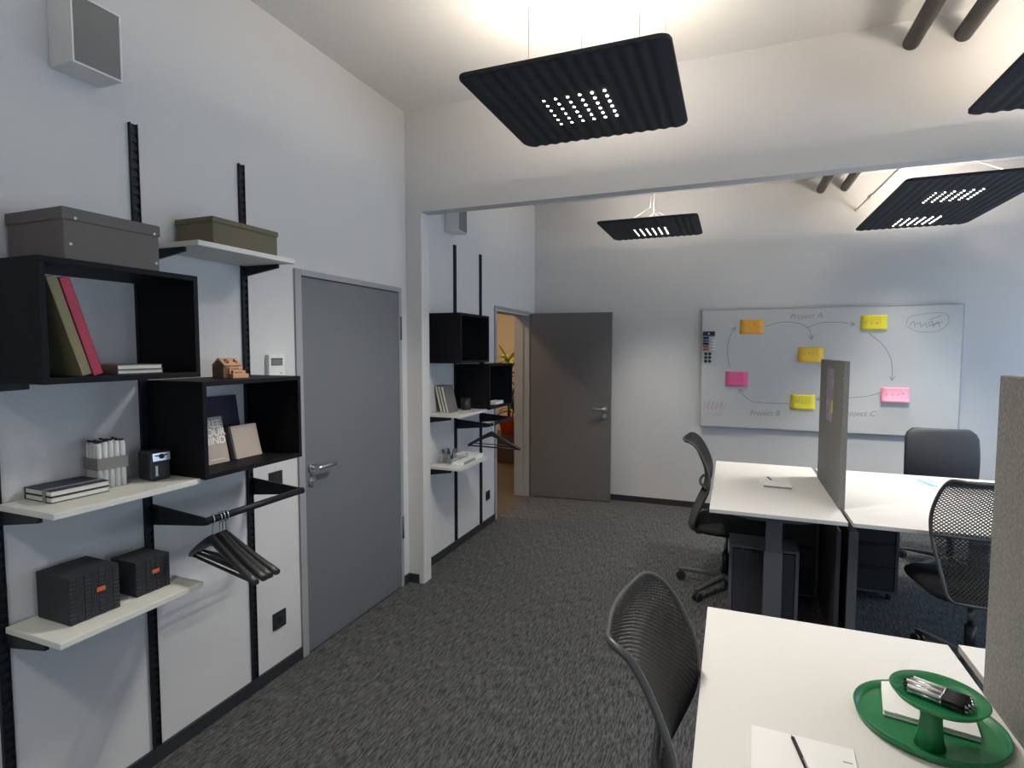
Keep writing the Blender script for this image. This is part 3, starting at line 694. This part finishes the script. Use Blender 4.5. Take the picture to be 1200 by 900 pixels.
# ------------------------------------------------------------ desks
def desk(label, x0, x1, y0, y1, cols, zt=.74):
    t = thing('office_desk', label, 'desk', ((x0+x1)/2, (y0+y1)/2, 0)); a = (x1-x0)/2; b_ = (y1-y0)/2
    bm = bmesh.new(); add_box(bm, -a, a, -b_, b_, zt-.022, zt, bev=.0015)
    for f in bm.faces:
        if abs(f.normal.z) < .5: f.material_index = 1
    bm_obj('desktop', bm, ['desk', 'deskedge'], t)
    for y, s in ((-b_+.13, 1), (b_-.13, -1)):
        for cx in cols:
            l = boxes('leg', 'steel', [(cx-.048, cx+.048, y-.03, y+.03, .03, .50), (cx-.042, cx+.042, y-.025, y+.025, .50, zt-.066)], t, bev=.003)
            bm = bmesh.new(); add_box(bm, cx-.24, cx+.24, y-.035, y+.035, 0, .03, bev=.006); bm_obj('foot', bm, 'steel', l)
        prism('top_bracket', 'steel', [(-a+.05, zt-.0225), (a-.05, zt-.0225), (a-.05, zt-.04), (min(a-.1, max(cols)+.12), zt-.066), (max(-a+.1, min(cols)-.12), zt-.066), (-a+.05, zt-.04)], 'y', y-.035, y+.035, t)
    for x in (-.12, .12): box('cross_beam', 'steel', (x-.02, x+.02, -b_+.165, b_-.165, zt-.062, zt-.024), t)
    return t
desk('white desk left of the back divider, notepad on it', 1.990, 2.672, 3.297, 4.76, (.0,))
desk('wide white desk right of the back divider', 2.695, 3.85, 3.292, 4.735, (.40,))
desk('white desk at the bottom of the photo with green tray', 2.030, 2.722, .56, 2.020, (0,))
desk('white desk at the lower right corner behind the divider', 2.752, 3.90, .56, 2.035, (-.28, .28))
# panels and channel under the back desks
def leg_panel(label, x0, x1, y0, y1, z0, z1, m='ped'):
    t = thing('privacy_panel', label, 'panel', (x0, y0, 0), 0)
    box('panel', m, (0, x1-x0, 0, y1-y0, z0, z1), t); boxes('floor_glide', 'plast', [(0, x1-x0, .02, .06, 0, z0), (0, x1-x0, y1-y0-.06, y1-y0-.02, 0, z0)], t); return t
leg_panel('dark upright panel below the left back desk edge under the divider', 2.638, 2.660, 3.40, 4.5, .03, .66)
leg_panel('grey upright panel below the right back desk, next to its twin', 2.699, 2.745, 3.42, 4.5, .03, .66, 'steel')
def pedestal(label, x0, x1, y0, y1, h=.55, nd=3):
    t = thing('drawer_pedestal', label, 'cabinet', ((x0+x1)/2, (y0+y1)/2, 0)); a = (x1-x0)/2; b_ = (y1-y0)/2
    boxes('body', 'steel', [(-a, -a+.018, -b_, b_, .05, h), (a-.018, a, -b_, b_, .05, h), (-a+.018, a-.018, -b_, b_, h-.014, h), (-a+.018, a-.018, -b_, b_, .05, .066), (-a+.018, a-.018, b_-.012, b_, .066, h-.014)], t, bev=.001)
    for k in range(nd):
        z0 = .070+k*(h-.088)/nd; z1 = z0+(h-.088)/nd-.004
        dr = box('drawer', 'ped', (-a+.020, a-.020, -b_+.006, b_-.014, z0, z1), t, bev=.001)
        box('pull', 'plast', (-.06, .06, -b_-.004, -b_+.006, z1-.018, z1-.008), dr, bev=.001)
    for sx in (-1, 1):
        for sy in (-1, 1): tube('caster', 'plast', [(sx*(a-.04)-.01, sy*(b_-.05), .025), (sx*(a-.04)+.01, sy*(b_-.05), .025)], .025, t, n=16)
    return t
pedestal('shallow dark cabinet under the left back desk, nearest the chair', 2.10, 2.47, 3.475, 3.70, h=.49, nd=1)
pedestal('black drawer pedestal under the right back desk', 2.80, 3.12, 4.19, 4.68)
pedestal('dark drawer pedestal under the far end of left back desk', 2.42, 2.632, 3.95, 4.60)

# dividers
def divider(label, x0, x1, y0, y1, z0, z1):
    t = thing('desk_divider', label, 'divider', ((x0+x1)/2, y0, 0)); a = (x1-x0)/2
    box('felt_panel', 'felt', (-a, a, 0, y1-y0, z0, z1), t, bev=.004)
    for y in (.12, y1-y0-.12): boxes('clamp', 'steel', [(-.008, .008, y-.03, y+.03, .665, z0)], t)
    return t
divider('narrow looking grey felt divider on the back desks', 2.668, 2.699, 3.56, 4.42, .700, 1.573)
divider('large grey felt divider at the right edge on front desks', 2.721, 2.751, .90, 1.765, .700, 1.573)
t = tag(box('lilac_sheet', 'lilac', (-.0006, 0, 0, .26, 0, .33), loc=(2.6677, 3.86, 1.19), bev=0), 'lilac printed sheet pinned on the back divider face', 'paper')
t = tag(box('sticky_note', 'p_ye', (-.0006, 0, 0, .05, 0, .075), loc=(2.6667, 3.87, 1.25), bev=0), 'small yellow sticky note stuck on the lilac sheet of the back divider', 'note')

# ------------------------------------------------------------ chairs
PROF = [(-.272, 1.030), (-.255, 1.036), (-.232, 1.032), (-.208, 1.018), (-.186, .994), (-.165, .962), (-.146, .925), (-.128, .885), (-.114, .845), (-.107, .80), (-.108, .755), (-.118, .71), (-.135, .665), (-.155, .62), (-.175, .57), (-.192, .52), (-.203, .475), (-.208, .445)]
def prof(v_):
    s = v_*(len(PROF)-1); i = min(int(s), len(PROF)-2); f = s-i; a, b_ = PROF[i], PROF[i+1]; return a[0]*(1-f)+b_[0]*f, a[1]*(1-f)+b_[1]*f
def halfw(v_):
    if v_ < .16: return .125+.09*sqrt(max(0, 1-((.16-v_)/.16)**2))
    if v_ < .5: return .215+.025*sin((v_-.16)/.34*pi/2)
    if v_ < .9: return .240-.035*((v_-.5)/.4)**1.5
    return .205-.035*((v_-.9)/.1)**2
def backpt(u, v_, k=0):
    X, Z = prof(v_); w = halfw(v_); dish = .035*(1-u*u)*(.4+.6*min(1, v_*3))
    return Vector((X-dish+k, u*w, Z))
def star_base(t, ang0=0, hub_z=.085):
    for k in range(5):
        a = ang0+k*2*pi/5; d_ = Vector((cos(a), sin(a), 0)); n_ = Vector((-sin(a), cos(a), 0)); bm = bmesh.new()
        rs = []
        for s, z, w, h in ((.02, .095, .026, .030), (.12, .090, .021, .026), (.24, .080, .017, .020), (.315, .072, .014, .016)):
            c = d_*s+Vector((0, 0, z)); rs.append([bm.verts.new(c+n_*w*i+Vector((0, 0, h*j/2))) for i, j in ((-1, -1), (1, -1), (1, .4), (.6, 1), (-.6, 1), (-1, .4))])
        for A, B in zip(rs, rs[1:]):
            for j in range(6): bm.faces.new((A[j], A[(j+1) % 6], B[(j+1) % 6], B[j]))
        bm.faces.new(rs[0]); bm.faces.new(rs[-1][::-1]); bmesh.ops.recalc_face_normals(bm, faces=bm.faces)
        l = bm_obj('base_leg', bm, 'rim', t)
        c = d_*.318; bm = bmesh.new(); off = d_*-.012
        for s in (-1, 1): add_tube(bm, [c+off+n_*(s*.006)+Vector((0, 0, .027)), c+off+n_*(s*.022)+Vector((0, 0, .027))], .027, 18)
        add_tube(bm, [c+Vector((0, 0, .03)), c+Vector((0, 0, .072))], .007, 8); bm_obj('caster', bm, 'plast', l)
    bm = bmesh.new(); add_tube(bm, [(0, 0, .07), (0, 0, .12)], [.035, .028], 20); add_tube(bm, [(0, 0, .12), (0, 0, .26)], .024, 18); bm_obj('hub', bm, 'plast', t)
    tube('gas_lift', 'chrome', [(0, 0, .26), (0, 0, .40)], .014, t, n=14)
def seat_part(t, x0=-.20, x1=.28, hw=.235, z0=.425, z1=.485):
    bm = bmesh.new(); n = 40; rings = []
    for z, s in ((z0, .86), (z0+.01, .97), ((z0+z1)/2, 1.0), (z1-.014, .985), (z1, .90)):
        ring = []
        for k in range(n):
            a = 2*pi*k/n; e = .45; c = math.copysign(abs(cos(a))**e, cos(a)); s_ = math.copysign(abs(sin(a))**e, sin(a))
            X = (x0+x1)/2+(x1-x0)/2*c*s; dz = -.022*max(0, (X-(x0+x1)/2)/((x1-x0)/2))**2
            ring.append(bm.verts.new((X, hw*s_*s, z+dz)))
        rings.append(ring)
    for A, B in zip(rings, rings[1:]):
        for k in range(n): bm.faces.new((A[k], A[(k+1) % n], B[(k+1) % n], B[k])).smooth = True
    c = bm.verts.new(((x0+x1)/2, 0, z1-.004))
    for k in range(n): bm.faces.new((rings[-1][k], rings[-1][(k+1) % n], c)).smooth = True
    bm.faces.new(rings[0][::-1]); return bm_obj('seat', bm, 'seat', t)
def mechanism(t):
    boxes('tilt_mechanism', 'plast', [(-.11, .10, -.06, .06, .385, .428)], t, bev=.006)
    tube('lever', 'chrome', [(.02, -.06, .405), (.02, -.20, .402)], [.004, .006], t, n=8)
def make_mesh_chair(dens=1.0):
    t = thing('office_chair', '', 'chair', (0, 0, 0), 0, 'black mesh office chairs')
    # woven back: diamond lattice given thickness by a wireframe
    nu, nv = int(48*dens), int(88*dens); bm = bmesh.new(); V = {}
    for i in range(nu+1):
        for j in range(nv+1):
            if (i+j) % 2 == 0: V[i, j] = bm.verts.new(backpt(-1+2*i/nu, j/nv))
    for (i, j) in list(V):
        q = [(i, j), (i+1, j+1), (i, j+2), (i-1, j+1)]
        if all(p_ in V for p_ in q): bm.faces.new([V[p_] for p_ in q])
        if i == 0 and (0, j+2) in V and (1, j+1) in V: bm.faces.new((V[0, j], V[1, j+1], V[0, j+2]))
    bmesh.ops.recalc_face_normals(bm, faces=bm.faces)
    o = bm_obj('back_mesh', bm, 'mesh', t); md = o.modifiers.new('weave', 'WIREFRAME'); md.thickness = .0078; md.use_even_offset = False; md.use_boundary = True
    # rim
    pts = [backpt(-1, v_/40) for v_ in range(41)]+[backpt(-1+2*k/12, 1) for k in range(1, 12)]+[backpt(1, 1-v_/40) for v_ in range(41)]+[backpt(1-2*k/12, 0) for k in range(1, 12)]
    tube('back_frame', 'rim', pts, .009, t, n=8, closed=True)
    for s in (-1, 1):
        tube('back_bracket', 'rim', [(-.225, s*.10, .455), (-.18, s*.09, .405), (-.09, s*.05, .402)], [.013, .013, .012], t, n=8)
    L_ = backpt(0, .60)
    tube('lumbar_bar', 'rim', [backpt(-1, .60, -.02), backpt(-.5, .60, -.03), backpt(0, .60, -.03), backpt(.5, .60, -.03), backpt(1, .60, -.02)], .009, t, n=8)
    seat_part(t); mechanism(t); return t
ch = make_mesh_chair()
star = star_base(ch, radians(165))
ch.location = (2.080, 4.0, 0); ch['label'] = 'black mesh chair seen from the side at the left back desk'
c2 = copy_tree(ch); c2.location = (2.118, 1.36, 0); c2.rotation_euler = (0, 0, radians(-2))
for q in c2.children:
    if q.name.split('.')[0] not in ('base_leg', 'hub'): q.location.z -= .032     # gas lift set lower
c2['label'] = 'black mesh chair at the bottom, pushed toward the front desk'
c3 = copy_tree(ch); c3.location = (3.235, 3.378, 0); c3.rotation_euler = (0, 0, radians(97)); c3['label'] = 'black mesh chair seen from behind beside the front divider'
t = thing('upholstered_chair', 'black chair with solid upholstered back behind the right back desk', 'chair', (3.63, 4.98, 0), radians(-90))
bm = bmesh.new(); rings = []; n = 12
for j in range(15):
    v_ = j/14; z = .52+.50*v_; X = -.02-.06*(v_-.4)**2*2; hw = .235+.008*sin(v_*pi)
    if v_ > .85: hw -= .05*((v_-.85)/.15)**2.2
    row = []
    for k in range(-n, n+1):
        u = k/n; row.append(Vector((X-.03*(u*u), u*hw, z)))
    rings.append(row)
F_ = [[bm.verts.new(p_+Vector((.025, 0, 0))) for p_ in r] for r in rings]; B_ = [[bm.verts.new(p_-Vector((.025, 0, 0))) for p_ in r] for r in rings]
for A in (F_, B_):
    for r, q in zip(A, A[1:]):
        for k in range(2*n): bm.faces.new((r[k], r[k+1], q[k+1], q[k])).smooth = True
for j in range(14):
    for k in (0, 2*n): bm.faces.new((F_[j][k], F_[j+1][k], B_[j+1][k], B_[j][k]))
for j in (0, 14):
    for k in range(2*n): bm.faces.new((F_[j][k], F_[j][k+1], B_[j][k+1], B_[j][k]))
bmesh.ops.recalc_face_normals(bm, faces=bm.faces)
o = bm_obj('backrest', bm, 'leather', t, loc=(-.22, 0, 0)); o.modifiers.new('soft', 'BEVEL').width = .012; o.modifiers['soft'].segments = 3
tube('back_spine', 'plast', [(-.27, 0, .60), (-.27, 0, .47), (-.18, 0, .405), (-.08, 0, .402)], .016, t, n=10)
seat_part(t); mechanism(t); star_base(t, radians(20))

# ------------------------------------------------------------ things on the desks
def slab(name, label, cat, m, cx, cy, w, d, z, h, rz, bev=.0008):
    return tag(box(name, m, (-w/2, w/2, -d/2, d/2, 0, h), loc=(cx, cy, z), rot=(0, 0, radians(rz)), bev=bev), label, cat)
def pen(label, p, q, cat='pen', r=.0042, m='ink', group=None):
    p = Vector(p); q = Vector(q); d_ = (q-p).normalized(); t = thing('ballpoint_pen', label, cat, tuple(p), 0, group); L_ = (q-p).length
    tube('barrel', m, [d_*.012, d_*(L_*.95)], r, t); tube('tip', 'chrome', [Vector((0, 0, 0)), d_*.012], [.0008, r*.9], t); tube('button', 'chrome', [d_*(L_*.95), d_*L_], r*.55, t)
    tube('clip', 'chrome', [d_*(L_*.62)+Vector((0, 0, r+.0012)), d_*(L_*.93)+Vector((0, 0, r+.0012))], .0011, t, n=6); return t
Z = .7405
t = thing('open_notebook', 'white notepad at the bottom edge of the front desk', 'notepad', (2.255, 1.318, Z), radians(-2))
box('pages', 'paper', (-.105, .105, -.075, .075, 0, .006), t, bev=.0008); box('backing', 'cream', (-.106, .106, -.076, .076, -.0, .0012), t, bev=0)
bm = bmesh.new(); add_box(bm, .078, .096, .022, .025, .0061, .0064); bm_obj('small_print', bm, 'marker', t)
pen('black pen lying on the white notepad', (2.237, 1.385, .7515), (2.262, 1.255, .7515))
# tray
t = thing('green_tray', 'round green two tier tray on the front desk', 'tray', (2.545, 1.555, Z))
lathe('lower_tray', 'gtray', [(0, 0), (.138, 0), (.148, .004), (.153, .022), (.150, .023), (.143, .008), (.136, .005), (0, .005)], t, n=56)
lathe('stem', 'gtray', [(0, .0), (.030, .005), (.024, .03), (.021, .07), (.023, .105), (.03, .112), (0, .112)], t, c=(-.019, -.085, 0), n=28)
lathe('upper_dish', 'gtray', [(0, .110), (.060, .110), (.082, .117), (.092, .130), (.089, .131), (.078, .121), (.058, .115), (0, .115)], t, c=(-.008, -.085, 0), n=48)
t2 = thing('note_block', 'thick white note block lying in the green tray', 'notepad', (2.565, 1.608, Z+.0062), radians(-10))
box('cover', 'paper', (-.100, .085, -.075, .075, .0, .004), t2, bev=.0005); box('pages', 'cream', (-.098, .083, -.073, .073, .004, .010), t2, bev=0); box('top_sheet', 'paper', (-.100, .085, -.075, .075, .010, .0135), t2, bev=.0005)
random.seed(3)
for k in range(10):
    lay = k//5; i = k % 5
    a = radians(-28); d_ = Vector((cos(a), sin(a), 0)); n_ = Vector((-sin(a), cos(a), 0)); c = Vector((2.537, 1.47, 0))+n_*((i-2)*.0115)
    z = Z+.1225+lay*.0098+.0006*i*0; p = c-d_*(.066-abs(i-2)*.004)+Vector((0, 0, z)); q = c+d_*(.066-abs(i-2)*.004)+Vector((0, 0, z))
    lb = ('%s layer, %s of the striped pens in the green dish' % (('lower', 'upper')[lay], ('first', 'second', 'third', 'fourth', 'fifth')[i]+' from the camera side'))
    tt = thing('striped_pen', lb, 'pen', tuple(q), 0, 'pens in the green dish'); v_ = p-q
    tube('barrel', 'white' if (k % 2) else 'chrome', [v_*.42, v_*.95], .0046, tt); tube('grip', 'ink', [v_*.06, v_*.42], .0048, tt); tube('ring', 'chrome', [v_*.41, v_*.44], .0052, tt); tube('tip', 'chrome', [v_*0, v_*.06], [.001, .004], tt)
    tube('button', 'ink', [v_*.95, v_], .003, tt)
# back desk papers
slab('paper_pad', 'white writing pad on the left back desk', 'notepad', 'paper', 2.375, 4.16, .19, .13, Z, .012, -3)
slab('pencil_case', 'narrow grey box under a pale lid on left back desk', 'box', 'band', 2.385, 3.985, .165, .07, Z, .012, -3)
slab('box_lid', 'pale lid closing the narrow box on left back desk', 'lid', 'paper', 2.385, 3.985, .166, .071, Z+.0125, .006, -3)
pen('black pen lying on the pad on left back desk', (2.36, 4.10, .7568), (2.335, 4.21, .7568))
slab('folded_leaflet', 'white leaflet lying on the right back desk', 'leaflet', 'paper', 3.235, 4.47, .12, .20, Z, .003, 4)
slab('blue_card', 'pale blue card beside the leaflet on right back desk', 'card', 'bluep', 3.325, 4.48, .04, .20, Z, .004, 14)
slab('paper_pad', 'small white pad at the far side of the right back desk', 'notepad', 'paper', 3.42, 4.56, .10, .09, Z, .006, 5)

# ------------------------------------------------------------ corridor plant
t = tag(box('low_cabinet', 'brown', (-.45, .45, -.25, .25, 0, .40), loc=(-.95, 7.62, 0), bev=.004), 'low dark brown cabinet in the corridor under the potted plant', 'cabinet')
t = thing('potted_plant', 'leafy plant in an orange pot beyond the open door', 'plant', (-.945, 7.58, .401))
lathe('pot', 'pot', [(0, 0), (.115, 0), (.15, .20), (.165, .205), (.17, .25), (.155, .25), (.15, .215), (0, .215)], t, n=32)
lathe('soil', 'soil', [(0, .225), (.149, .222), (.149, .216), (0, .216)], t)
random.seed(11)
for k in range(4):
    bx, by_ = random.uniform(-.05, .05), random.uniform(-.05, .05); th = (.86, .60, .32, .15)[k]
    tube('stem', 'leafd', [(bx, by_, .22), (bx*1.3, by_*1.3, .22+th*.5), (bx*1.8, by_*1.8, .22+th)], .009, t)
    bm = bmesh.new(); nl = 16
    for q in range(nl):
        a = q*2.4+k; Ln = random.uniform(.30, .44); el = random.uniform(.25, 1.25); w = .028
        base = Vector((bx*1.8, by_*1.8, .22+th-.02*(q % 4))); prev = None; d2_ = Vector((cos(a), sin(a), 0)); n_ = Vector((-sin(a), cos(a), 0))
        for s in range(8):
            u = s/7; p = base+d2_*(Ln*u*cos(el)+.05*u)+Vector((0, 0, Ln*(sin(el)*u-.75*u*u*cos(el))))
            ww = w*sin(pi*min(1, .12+u*.88))**.7; cur = (bm.verts.new(p-n_*ww), bm.verts.new(p+Vector((0, 0, -.004))), bm.verts.new(p+n_*ww))
            if prev:
                for j in range(2): f = bm.faces.new((prev[j], prev[j+1], cur[j+1], cur[j])); f.smooth = True
            prev = cur
    o = bm_obj('leaves', bm, 'leafy' if k in (0,) else 'leafd', t); md = o.modifiers.new('thickness', 'SOLIDIFY'); md.thickness = .0015
for o in list(bpy.data.objects):
    if o.type == 'MESH' and not o.name.startswith(('floor', 'ceiling', 'wall')): pass
# drop empty labels on structure
for o in bpy.data.objects:
    for k in ('label', 'category'):
        if k in o and not o[k]: del o[k]
